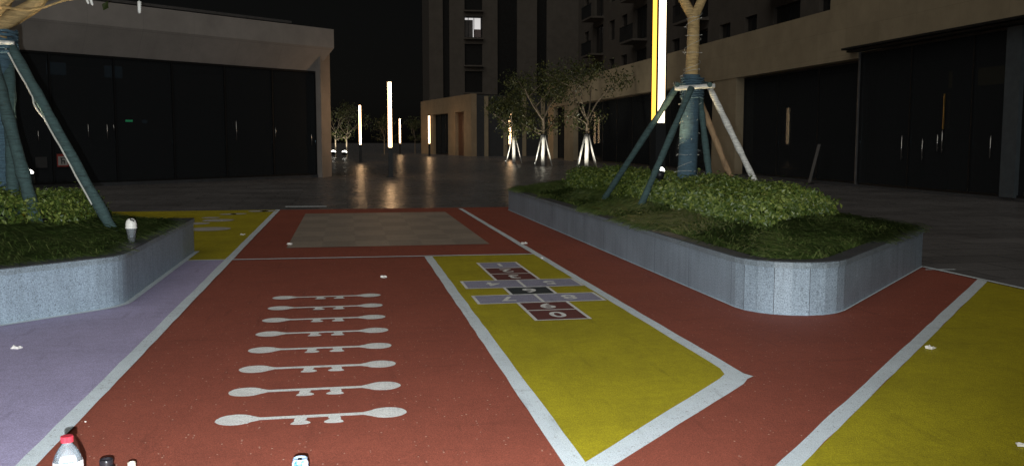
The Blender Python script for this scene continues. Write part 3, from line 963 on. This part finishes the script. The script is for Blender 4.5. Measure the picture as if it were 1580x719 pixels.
# ------------------------------------------------------------------ lamp columns
def lamp_column(name):
    e = empty(name)
    W = .083
    MB().box(-W, W, -W, W, 0, 1.1).build('post', M['dark_metal'], e)
    bp = MB().box(-.19, .19, -.19, .19, -.0, .02).build('base_plate', M['dark_metal'], e)
    MB().box(-.074, .074, -.074, .074, 1.1, 3.64).build('core', M['dark_metal'], e)
    MB().box(-W-.006, W+.006, -W-.006, W+.006, 3.64, 3.69).build('cap', M['dark_metal'], e)
    cr = MB()
    for sx in (-1, 1):
        for sy in (-1, 1): cr.box(sx*W-.011*(sx > 0)*2+ .0, sx*W+.011*(sx < 0)*2, sy*W-.011*(sy > 0)*2, sy*W+.011*(sy < 0)*2, 1.1, 3.64)
    cr.build('corner_frame', M['dark_metal'], e)
    g = .062
    MB().add([(-g, -.0798, 1.14), (g, -.0798, 1.14), (g, -.0798, 3.62), (-g, -.0798, 3.62)], [(0, 1, 2, 3)]).build('diffuser', M['lamp_white'], e)
    MB().add([(g, .0798, 1.14), (-g, .0798, 1.14), (-g, .0798, 3.62), (g, .0798, 3.62)], [(0, 1, 2, 3)]).build('diffuser', M['lamp_white'], e)
    MB().add([(.0798, -g, 1.14), (.0798, g, 1.14), (.0798, g, 3.62), (.0798, -g, 3.62)], [(0, 1, 2, 3)]).build('diffuser', M['lamp_white'], e)
    MB().add([(-.0798, g, 1.14), (-.0798, -g, 1.14), (-.0798, -g, 3.62), (-.0798, g, 3.62)], [(0, 1, 2, 3)]).build('diffuser', M['lamp_white'], e)
    return e
lamps = [(603, 36.2, 0, 0, 'tall slim lit lamp column in the middle of the plaza, brightest of the far ones'),
         (1014, 14.0, .52, 12, 'large lit lamp column rising from the right planter behind the tree'),
         (557, 60, 0, 0, 'lit lamp column beside the left building corner and small lit tree'),
         (618, 97, 0, 0, 'smallest and farthest lit lamp column, just right of the central one'),
         (663, 86, 0, 0, 'lit lamp column in front of the far beige pavilion'),
         (787, 71, 0, 0, 'lit lamp column mostly hidden behind the leftmost propped tree')]
src = None
for u, d, z, rz, lb in lamps:
    if src is None: src = e = lamp_column('lamp_column')
    else: e = copy_tree(src)
    p = CW((u-790)/FPX*d, d)
    e.location = (p[0], p[1], z); e.rotation_euler = (0, 0, R(rz))
    tag(e, lb, 'lamp column', 'slim lit lamp columns')
    if rz:
        df = [c for c in e.children if c.name.startswith('diffuser')][-1]
        for c in e.children:
            if c.name.startswith('diffuser'): c.data = c.data.copy(); c.data.materials[0] = M['lamp_soft']
        df.data.materials[0] = M['lamp_yellow']; df['label'] = 'yellow tinted side panel'

# ------------------------------------------------------------------ buildings
def glass_bay(e, x0, x1, z0, z1, n, y=0.0, mat='glass'):
    m = MB()
    for i in range(n):
        a = x0 + (x1-x0)*i/n; b = x0 + (x1-x0)*(i+1)/n
        g = MB().box(a+.03, b-.03, y+.02, y+.035, z0+.06, z1-.06).build('glass_panel', M[mat], e)
    for i in range(n+1):
        a = x0 + (x1-x0)*i/n
        m.box(a-.02+(.02 if i == 0 else 0), a+.02-(.02 if i == n else 0), y-.02, y+.08, z0+.06, z1-.06)
    m.box(x0, x1, y-.02, y+.08, z0, z0+.06); m.box(x0, x1, y-.02, y+.08, z1-.06, z1)
    m.build('window_frame', M['dark_metal'], e)
def handle(e, x, z0, z1, y=-.02, r_=.016):
    m = MB(); m.tube([(x, y-.07, z0), (x, y-.07, z1)], r_, 8)
    for z in (z0+.08, z1-.08): m.tube([(x, y-.07, z), (x, y, z)], r_*.7, 6)
    m.build('door_handle', M['steel'], e)

# left building
ang = math.atan2(7.11, 8.02)
Rr = CW(-7.44, 35.7); LB = 18.0
A = (Rr[0]-LB*math.cos(ang), Rr[1]-LB*math.sin(ang))
dv = (math.cos(ang), math.sin(ang))
lb_ = empty('shop_building', (A[0], A[1], 0), ang)
tag(lb_, 'low beige shop building on the left with a dark glass front and splayed stone frame', 'building')
xo = LB + .56
prof = [(-.45, 5.57), (-.45, 4.87), (0, 4.0), (.5, 4.0), (.5, 5.57)]
def xend(y): return LB + .56*min(1, max(0, -y/.45))
n = len(prof)
vs = [(-1.0, y, z) for y, z in prof] + [(xend(y) if z < 4.88 else xo, y, z) for y, z in prof]
vs[n+4] = (xo, .5, 5.57); vs[n+3] = (LB, .5, 4.0)
MB().add(vs, [(4,3,2,1,0), (5,6,7,8,9)] + [(i, (i+1) % n, n+(i+1) % n, n+i) for i in range(n)]).build('stone_fascia', M['beige'], lb_)
MB().add([(LB,-.30,0),(LB+.86,.16,0),(LB+.86,.5,0),(LB,.5,0),(LB,-.30,4.56),(LB+.86,.16,4.84),(LB+.86,.5,4.84),(LB,.5,3.99)],
         [(0,3,2,1),(4,5,6,7),(0,1,5,4),(1,2,6,5),(2,3,7,6),(3,0,4,7)]).build('stone_pilaster', M['beige'], lb_)
MB().box(LB+.1, xo-.003, .503, 11, 0, 5.5).box(-1, LB+.1, 10.8, 11, 0, 5.5).build('side_wall', M['render_wall'], lb_)
MB().box(-1, xo-.02, .52, 11, 5.50, 5.56).build('roof', M['dark_metal'], lb_)
MB().box(-1, LB-.6, .55, 9, 5.57, 5.74).build('roof_kerb', M['dark_metal'], lb_)
MB().box(-1, LB-.7, .45, .75, 5.745, 5.83).build('roof_edge_strip', M['light_metal'], lb_)
glass_bay(lb_, 0, LB-.003, .10, 3.995, 9)
MB().box(-1, LB-.003, -.06, .5, 0, .098).build('plinth', M['granite_top'], lb_)
MB().box(-1, LB+.05, 5.5, 5.6, .1, 4.4).build('interior_wall', M['interior'], lb_)
MB().box(-1, LB+.05, .1, 5.5, .0, .09).build('interior_floor', M['interior_floor'], lb_)
MB().box(-1, LB+.05, .51, 5.5, 4.05, 4.12).build('interior_ceiling', M['interior'], lb_)
for px, v0, v1 in [(61, 202, 218), (138, 192, 212), (167, 192, 214), (177, 193, 202), (365, 187, 217), (425, 198, 212), (480, 207, 224)]:
    s_ = along(px, A, dv)
    wx, wy = A[0]+dv[0]*s_, A[1]+dv[1]*s_
    d = -wx*0 + (wx*math.sin(YAW) + wy*math.cos(YAW))
    z1, z0 = CAMH + (217-v0)/FPX*d, CAMH + (217-v1)/FPX*d
    handle(lb_, s_, max(.3, z0), z1, r_=.012)
inv = (-math.sin(ang), math.cos(ang))
A5 = (A[0]+inv[0]*3, A[1]+inv[1]*3)
s_ = along(203, A5, dv); MB().box(s_-.13, s_+.13, 2.98, 3.0, 2.05, 2.12).build('exit_lamp', M['green_on'], lb_)
s_ = along(227, A5, dv); MB().lathe([(0, 2.0), (.08, 2.02), (.1, 2.08), (.06, 2.13), (0, 2.14)], 12, c=(s_, 3, 0)).build('ceiling_lamp', M['dim_blue_glow'], lb_)
for u in (95, 182):
    s_ = along(u, A5, dv); MB().box(s_-.32, s_+.32, 2.98, 3.0, 3.55, 3.95).build('window_reflection_panel', M['dim_blue_glow'], lb_)  # added glowing panels imitate windows reflected in the shop glass
# notices on the glass
s_ = along(98, A, dv)
nm = MB().box(s_-.17, s_+.17, -.03, -.024, .62, 1.0)
M['sign_red'] = plain('red_print', (.35, .05, .04), .6); M['sign_white'] = plain('white_print', (.42, .40, .38), .6); M['ink'] = plain('dark_print', (.03, .03, .03), .6)
nt_ = nm.build('notice', M['sign_red'], lb_)
MB().box(s_-.14, s_+.14, -.034, -.031, .66, .93).build('notice_face', M['sign_white'], nt_)
MB().box(s_-.05, s_-.02, -.037, -.035, .70, .88).box(s_-.02, s_+.06, -.037, -.035, .78, .81).box(s_+.03, s_+.06, -.037, -.035, .70, .78).box(s_-.08, s_+.08, -.037, -.035, .86, .885).build('notice_mark', M['ink'], nt_)
s_ = along(65, A, dv); MB().box(s_-.17, s_+.17, -.03, -.024, .60, .92).build('notice', M['interior_floor'], lb_)

# right building, facade plane X = 15.4 facing the plaza; local x runs towards the viewer
RBX = 15.4; RY0 = 70.0
rb = empty('podium_building', (RBX, RY0, 0), R(-90))
tag(rb, 'long brown stone podium building on the right with dark shop windows', 'building')
L2 = lambda Y: RY0 - Y
xa, xb = L2(37.4), L2(35.0); xc = L2(26.1); xs_ = L2(27.8)
f1 = MB()
f1.box(0, xs_, -.28, .5, 3.85, 5.5); f1.build('stone_fascia', M['beige_dark'], rb)
MB().box(xs_+.002, 64, -.28, .5, 4.16, 8.6).build('stone_fascia', M['beige_dark'], rb)
MB().box(xs_+.002, xc, -.277, .5, 3.85, 4.158).build('stone_fascia', M['beige_dark'], rb)
for a, b in [(0, 2.0), (5.5, 8.2), (xa, xb)]:
    MB().box(a, b, -.25, .5, 0, 3.848).build('stone_pilaster', M['beige_dark'], rb)
glass_bay(rb, 2.0, 5.5, .08, 3.84, 1, .1)
glass_bay(rb, 8.2, xa, .08, 3.84, 8, .1)
glass_bay(rb, xb, xc, .08, 3.84, 3, .1)
glass_bay(rb, xc+.06, 62, .08, 4.02, 7, -.18)
MB().box(xc, xc+.05, -.24, .1, .08, 4.02).build('steel_edge', M['light_metal'], rb)
cp = MB(); cp.box(xc-.35, 62, -.62, -.282, 4.10, 4.16); cp.box(xc-.25, 62, -.50, -.25, 4.025, 4.085); cp.build('canopy', M['dark_metal'], rb)
MB().box(0, 64, .5, 14, 5.38, 5.44).box(-.0, .3, .5, 14, 0, 5.38).build('roof', M['dark_metal'], rb)
MB().box(0, 62, -.24, .5, 0, .078).build('plinth', M['granite_top'], rb)
MB().box(0.3, 62, 6, 6.1, .08, 4.6).build('interior_wall', M['interior'], rb)
MB().box(0.3, 62, .5, 6, .0, .07).build('interior_floor', M['interior_floor'], rb)
MB().box(0.3, 62, .52, 6, 4.3, 4.36).build('interior_ceiling', M['interior'], rb)
AR = (RBX-.18, RY0); dr = (0, -1)
def zat(u, v_, A_=AR, d_=dr):
    s_ = along(u, A_, d_); wx, wy = A_[0]+d_[0]*s_, A_[1]+d_[1]*s_
    d = wx*math.sin(YAW) + wy*math.cos(YAW)
    return s_, CAMH + (217-v_)/FPX*d
for u, v0, v1 in [(1393, 210, 247), (1425, 215, 247), (1448, 208, 233), (1455, 202, 236), (1530, 210, 244)]:
    s_, z1 = zat(u, v0); _, z0 = zat(u, v1)
    handle(rb, s_, z0, z1, -.20, .014)
s_, z1 = zat(1453, 146); _, z0 = zat(1453, 200); MB().box(s_-.02, s_+.02, -.23, -.205, z0, z1).build('brass_strip', plain('dull_brass', (.5, .35, .12), .3, .8), rb)
s0, z1 = zat(1547, 130); s1, _ = zat(1570, 130)
MB().box(s0, s1, -.27, -.16, .08, 4.0).build('pale_column', M['pale_blue'], rb)
for u in (1362, 1480):
    s_ = along(u, (RBX+1.2, RY0), dr); MB().box(s_-.22, s_+.22, 1.0, 1.45, .08, 4.3).build('inner_column', plain('brown_inner_column', (.10, .09, .075), .7), rb)
s_, zz = zat(1579, 228); MB().lathe([(0, -.03), (.035, -.02), (.045, 0), (.035, .02), (0, .03)], 10, c=(s_, .2, zz)).build('indoor_lamp', M['spot_on'], rb)
s_, zz = zat(1490, 112, (RBX+3, RY0)); MB().box(s_-.9, s_+1.6, 2.9, 3.0, 3.0, 3.5).build('warm_panel', emit('faint_warm_panel', (.9, .55, .15), .02), rb)
# leaning board by the window
bd = empty('leaning_board', (0, 0, 0)); p = G(1249, 281)
p = (14.78, p[1]*14.78/p[0], 0)
bd.location = p; bd.rotation_euler = (0, 0, R(-90))
tag(bd, 'narrow grey board leaning against the dark shop window behind the right planter', 'board')
MB().add([(-.10,-.02,0),(.04,-.02,0),(.04,.01,0),(-.10,.01,0),(-.02,.26,1.28),(.12,.26,1.28),(.12,.29,1.28),(-.02,.29,1.28)], [(0,3,2,1),(4,5,6,7),(0,1,5,4),(1,2,6,5),(2,3,7,6),(3,0,4,7)]).build('plank', plain('grey_board', (.16, .155, .15), .7), bd)
MB().box(-.14, .14, -.10, .10, 0, .03).build('foot', M['dark_metal'], bd)

# tower above the podium
tw = empty('apartment_tower', (21.0, 84, 5.44), R(-90))
tag(tw, 'dark apartment tower with balconies set back above the right podium', 'building')
TH = 19.0
def wall_with_holes(e, x0, x1, z0, z1, holes, y0=0, y1=.35, mat='render_wall', name='wall'):
    xs2 = sorted({x0, x1, *[h[0] for h in holes], *[h[1] for h in holes]})
    m = MB()
    for i in range(len(xs2)-1):
        a, b = xs2[i], xs2[i+1]; mid = (a+b)/2
        cuts = sorted([(h[2], h[3]) for h in holes if h[0] < mid < h[1]])
        z = z0
        for c0, c1 in cuts:
            if c0 > z: m.box(a, b, y0, y1, z, c0)
            z = c1
        if z < z1: m.box(a, b, y0, y1, z, z1)
    return m.build(name, M[mat], e)
holes = []; bal = []
x = 2.2; k = 0
while x < 66:
    for fl_ in range(3):
        zb = .55 + fl_*3.0
        if k % 3 == 1: holes.append((x, x+2.8, zb-.35, zb+1.95)); 
        else: holes.append((x, x+1.5, zb+.35, zb+1.9))
        if k % 3 == 1: bal.append((x-.2, x+3.0, zb-.45))
    x += 4.6 if k % 3 == 1 else 3.4
    k += 1
wall_with_holes(tw, 0, 70, 0, TH, holes)
MB().box(0, 70, 10, 10.3, 0, TH).box(0, .3, .35, 10, 0, TH).build('side_wall', M['render_wall'], tw)
MB().box(0, 70, 0, 10.3, TH+.002, TH+.3).build('roof', M['dark_metal'], tw)
for h in holes:
    wd = MB(); wd.box(h[0], h[1], .20, .23, h[2], h[3]); o = wd.build('window', M['dark_glass'], tw)
    fr = MB(); c = (h[0]+h[1])/2
    fr.box(c-.03, c+.03, .15, .197, h[2]+.05, h[3]-.05); fr.box(h[0], h[1], .15, .197, h[2], h[2]+.05); fr.box(h[0], h[1], .15, .197, h[3]-.05, h[3])
    fr.build('window_frame', M['dark_metal'], o)
for a, b, z in bal:
    m = MB(); m.box(a, b, -1.1, -.002, z-.15, z); o = m.build('balcony_slab', M['render_wall'], tw)
    m = MB(); m.box(a, b, -1.1, -1.06, z+1.0, z+1.05)
    xx = a
    while xx < b: m.box(xx, xx+.03, -1.095, -1.065, z+.002, z+1.0); xx += .14
    m.build('balcony_rail', M['dark_metal'], o)

# far pavilion
PA = CW(-9.7, 100); PB = CW(-3.6, 83)
pl = math.hypot(PB[0]-PA[0], PB[1]-PA[1]); pd_ = ((PB[0]-PA[0])/pl, (PB[1]-PA[1])/pl)
pv = empty('pavilion', (PA[0], PA[1], 0), math.atan2(pd_[1], pd_[0]))
tag(pv, 'far beige stone pavilion with dark doors, warmly lit by the lamp column before it', 'building')
X = lambda u: along(u, PA, pd_)
g0, g1, d0, d1 = X(669), X(692), X(703), X(716)
MB().box(0, pl, 0, .5, 4.0, 5.5).build('stone_fascia', M['beige_warm'], pv)
for a, b in [(0, g0), (g1, d0), (d1, pl)]:
    MB().box(a, b, .003, .5, 0, 3.998).build('stone_pilaster', M['beige_warm'], pv)
glass_bay(pv, g0, g1, .05, 3.99, 3, .3)
MB().box(d0, d1, .30, .36, .0, 3.99).build('door', plain('brown_door', (.12, .06, .035), .5), pv)
MB().box(pl-.4, pl-.002, .502, 9, 0, 5.4).box(0, pl, 8.7, 9.0, 0, 5.4).build('side_wall', M['interior'], pv)
for yy in (1.2, 3.0, 4.8, 6.6): MB().box(pl+.0, pl+.12, yy, yy+.35, 0, 5.3).build('side_pillar', M['beige_dark'], pv)
MB().box(0, pl-.01, .502, 9, 5.40, 5.46).build('roof', M['dark_metal'], pv)

# far tower with one lit window
Y2 = 108.0
def xat(u): return along(u, (0, Y2), (1, 0))
x0t, x1t = xat(664), 34.0
t2 = empty('apartment_tower', (x0t, Y2, 5.5)); tag(t2, 'farther dark apartment tower with a single lit window', 'building')
cols_ = [(xat(685)-x0t, xat(695)-x0t), (xat(718)-x0t, xat(745)-x0t), (xat(768)-x0t, xat(798)-x0t), (xat(828)-x0t, xat(843)-x0t)]
holes = []
zc = CAMH + (217-46)/FPX*(Y2*math.cos(YAW) + xat(732)*math.sin(YAW)) - 5.5
for ci, (a, b) in enumerate(cols_):
    if ci != 1: holes.append((a, b, .6, 29.0, False)); continue
    for fl_ in range(-2, 3):
        z = zc + fl_*3.1
        if z-1.2 < 0.1: continue
        holes.append((a, b, z-1.2, z+1.2, ci == 1 and fl_ == 0))
wall_with_holes(t2, 0, x1t-x0t, 0, 30, [h[:4] for h in holes], 0, .4)
MB().box(0, .4, .402, 10, -5.5, 30).box(0, x1t-x0t, 9.6, 10, -5.5, 30).box(0, x1t-x0t, .0, .4, -5.5, -.002).build('side_wall', M['render_wall'], t2)
MB().box(0, x1t-x0t, 0, 10, 30.002, 30.3).build('roof', M['dark_metal'], t2)
for a, b, z0, z1, lit in holes:
    if lit:
        o = MB().box(a, b, .5, 1.6, z0-.1, z0-.05).box(a, b, 1.5, 1.6, z0, z1).build('lit_window', [M['window_on']], t2)
        o.data.polygons.foreach_set('material_index', [0]*len(o.data.polygons))
        fr = MB(); c = (a+b)/2
        for xx in (a, a+(b-a)*.2, a+(b-a)*.52, b-.06): fr.box(xx, xx+.07, .15, .2, z0, z1)
        fr.box(a, b, .15, .2, z0, z0+.07); fr.box(a, b, .15, .2, z1-.07, z1)
        fr.build('window_frame', M['dark_metal'], o)
        MB().box(a+.05, a+(b-a)*.5, .5, .55, z0, z1-.35).build('curtain', plain('grey_curtain', (.16, .15, .15), .9), o)
        MB().box(a+(b-a)*.55, b-.1, .5, .55, z0, z0+1.0).build('curtain', plain('pink_grey_curtain', (.25, .2, .2), .9), o)
    else:
        o = MB().box(a, b, .25, .28, z0, z1).build('window', M['dark_glass'], t2)
    if b - a > 0 and z1 - z0 < 5: sl = MB().box(a-.1, b+.1, -.5, -.002, z0-.2, z0-.05).build('sill_slab', M['render_wall'], t2)

# ------------------------------------------------------------------ litter and drinks
def bottle():
    d = dist_for(672, .323); p = CW(side_for(103, .323, d), d)
    e = empty('water_bottle', (p[0], p[1], .004)); tag(e, 'large clear bottle with red cap and blank white label, standing at the near left', 'bottle')
    prof = [(0, .002), (.040, .0), (.050, .012), (.051, .03), (.049, .04), (.051, .05), (.051, .215), (.050, .228), (.044, .248), (.032, .272), (.020, .288), (.016, .292), (.016, .300)]
    MB().lathe(prof, 28).build('body', M['clear'], e)
    MB().lathe([(0, .008), (.046, .008), (.048, .03), (.048, .205), (0, .205)], 24).build('water', glass('water', (.93, .96, .97), .6, .10), e)
    MB().lathe([(.0522, .07), (.0526, .075), (.0526, .212), (.0520, .220), (.0508, .228)], 28).build('label_sleeve', plain('glossy_white_label', (.85, .85, .87), .35), e)
    cp = MB(); n = 30; vs = []
    for z in (.297, .319):
        for k in range(n*2):
            t = math.pi*k/n; r_ = .0205 + (.0009 if k % 2 else 0)
            vs.append((r_*math.cos(t), r_*math.sin(t), z))
    cp.add(vs, [(k, (k+1) % (2*n), 2*n+(k+1) % (2*n), 2*n+k) for k in range(2*n)] + [tuple(range(2*n, 4*n))])
    cp.build('cap', plain('red_plastic_cap', (.42, .03, .05), .4), e)
    return e
bottle()
def can():
    d = dist_for(706, .128); p = CW(side_for(463, .128, d), d)
    e = empty('drink_can', (p[0], p[1], .004)); tag(e, 'blue and white drink can standing at the bottom edge of the red ground', 'can')
    m, t, b = newmat('blue_white_print')
    v = coords(t)
    nz = noise(t, v, 26, 3)
    t.links.new(ramp(t, nz, [(.40, (.05, .16, .42)), (.47, (.16, .36, .70)), (.53, (.75, .80, .88)), (.62, (.22, .42, .75))]), b.inputs['Base Color'])
    b.inputs['Roughness'].default_value = .3
    MB().lathe([(0, .004), (.024, 0), (.033, .01), (.033, .106), (.0275, .120), (.0275, .123)], 26).build('body', m, e)
    MB().lathe([(.0285, .120), (.0285, .1245), (.0265, .1245), (.025, .119), (0, .119)], 26).build('lid', plain('pale_blue_lid', (.45, .60, .80), .3, .3), e)
    MB().box(-.008, .008, -.014, .010, .1195, .1215).build('pull_tab', M['steel'], e)
can()
def capbottle(u, v_, d, lab, r_, h, m1, m2):
    z = h; d = dist_for(v_, h); p = CW(side_for(u, h, d), d)
    e = empty('small_bottle', (p[0], p[1], .004)); tag(e, lab, 'bottle', 'small dark bottles beside the red capped bottle')
    h = z
    MB().lathe([(0, 0), (r_*1.3, .003), (r_*1.35, h*.55), (r_*1.1, h*.68), (r_*.8, h*.75), (r_*.8, h*.8)], 22).build('body', m1, e)
    MB().lathe([(r_, h*.78), (r_, h-.004), (r_*.93, h), (r_*.75, h), (r_*.7, h-.006), (0, h-.008)], 22).build('cap', m2, e)
capbottle(164, 709, 3.72, 'small dark bottle with a wide black cap right of the red capped bottle', .027, .1, M['dark_metal'], plain('black_glossy_cap', (.02, .018, .022), .25))
capbottle(203, 714, 3.78, 'small dark bottle with a pale top, right of the black capped one', .016, .1, plain('brown_bottle', (.05, .02, .015), .3), plain('cream_cap', (.6, .55, .45), .5))

# takeaway cup on the left coping
pc = (-2.02, 9.30, PH)
e = empty('takeaway_cup', pc, .4); tag(e, 'clear takeaway cup with a white domed lid standing on the left planter coping', 'cup')
MB().lathe([(0, .002), (.030, 0), (.047, .13), (.049, .135)], 24).build('cup_body', M['clear'], e)
MB().lathe([(.052, .133), (.053, .142), (.050, .147), (.050, .175), (.043, .203), (.028, .222), (.016, .227)], 24).build('domed_lid', plain('white_lid', (.80, .79, .74), .4), e)
m = MB()
for k in range(7):
    a = rnd.uniform(0, 6.28); r_ = rnd.uniform(0, .02)
    cx_, cy_, cz_ = r_*math.cos(a), r_*math.sin(a), .015 + rnd.uniform(0, .03)
    s_ = .012
    m.box(cx_-s_, cx_+s_, cy_-s_, cy_+s_, cz_, cz_+2*s_)
m.build('ice', M['clear'], e)
MB().tube([(0, 0, .21), (-.012, -.045, .222), (.02, -.055, .205)], .007, 8).build('dark_straw_stub', M['dark_metal'], e)

paper = plain('white_litter', (.78, .75, .70), .8)
lit = [(592, 430, .03, 'scrap of white paper on the red ground just beyond the dumbbell bars'), (26, 540, .032, 'scrap of white paper on the lilac ground at the left edge'),
       (1436, 540, .033, 'white paper scrap on the right yellow ground beside the diagonal line'), (1576, 691, .025, 'small paper scrap at the lower right picture edge'),
       (447, 378.5, .036, 'white paper scrap at the near left corner of the chequered mat'), (809, 377.5, .035, 'white scrap on the lane line right of the chequered mat'),
       (374, 363.5, .036, 'white scrap on the far left yellow ground beside the lane line'), (836, 400, .018, 'tiny pale scrap near the far corner of the hopscotch field'),
       (132, 654, .006, 'tiny pale pebble on the red ground behind the red capped bottle')]
for u, v_, s_, lb in lit:
    p = G(u, v_)
    m = MB()
    k = 4; vs = []
    for i in range(k):
        for j in range(k):
            vs.append(((i/(k-1)-.5)*s_*1.9 + rnd.uniform(-.1, .1)*s_, (j/(k-1)-.5)*s_*1.5 + rnd.uniform(-.1, .1)*s_, s_*.28 + rnd.uniform(-.25, .45)*s_))
    top = len(vs)
    vs += [(x*.9, y*.9, 0) for x, y, z in vs]
    fs = [(i*k+j, (i+1)*k+j, (i+1)*k+j+1, i*k+j+1) for i in range(k-1) for j in range(k-1)]
    fs += [tuple(top+q for q in f[::-1]) for f in fs]
    ed = [i*k for i in range(k)] + [(k-1)*k+j for j in range(1, k)] + [i*k+k-1 for i in range(k-2, -1, -1)] + [j for j in range(k-2, 0, -1)]
    fs += [(ed[i], top+ed[i], top+ed[(i+1) % len(ed)], ed[(i+1) % len(ed)]) for i in range(len(ed))]
    m.add(vs, fs, 0)
    o = m.build('litter_scrap', paper, loc=(p[0], p[1], .012), rz=rnd.uniform(0, 3))
    tag(o, lb, 'litter', 'white scraps on the ground')
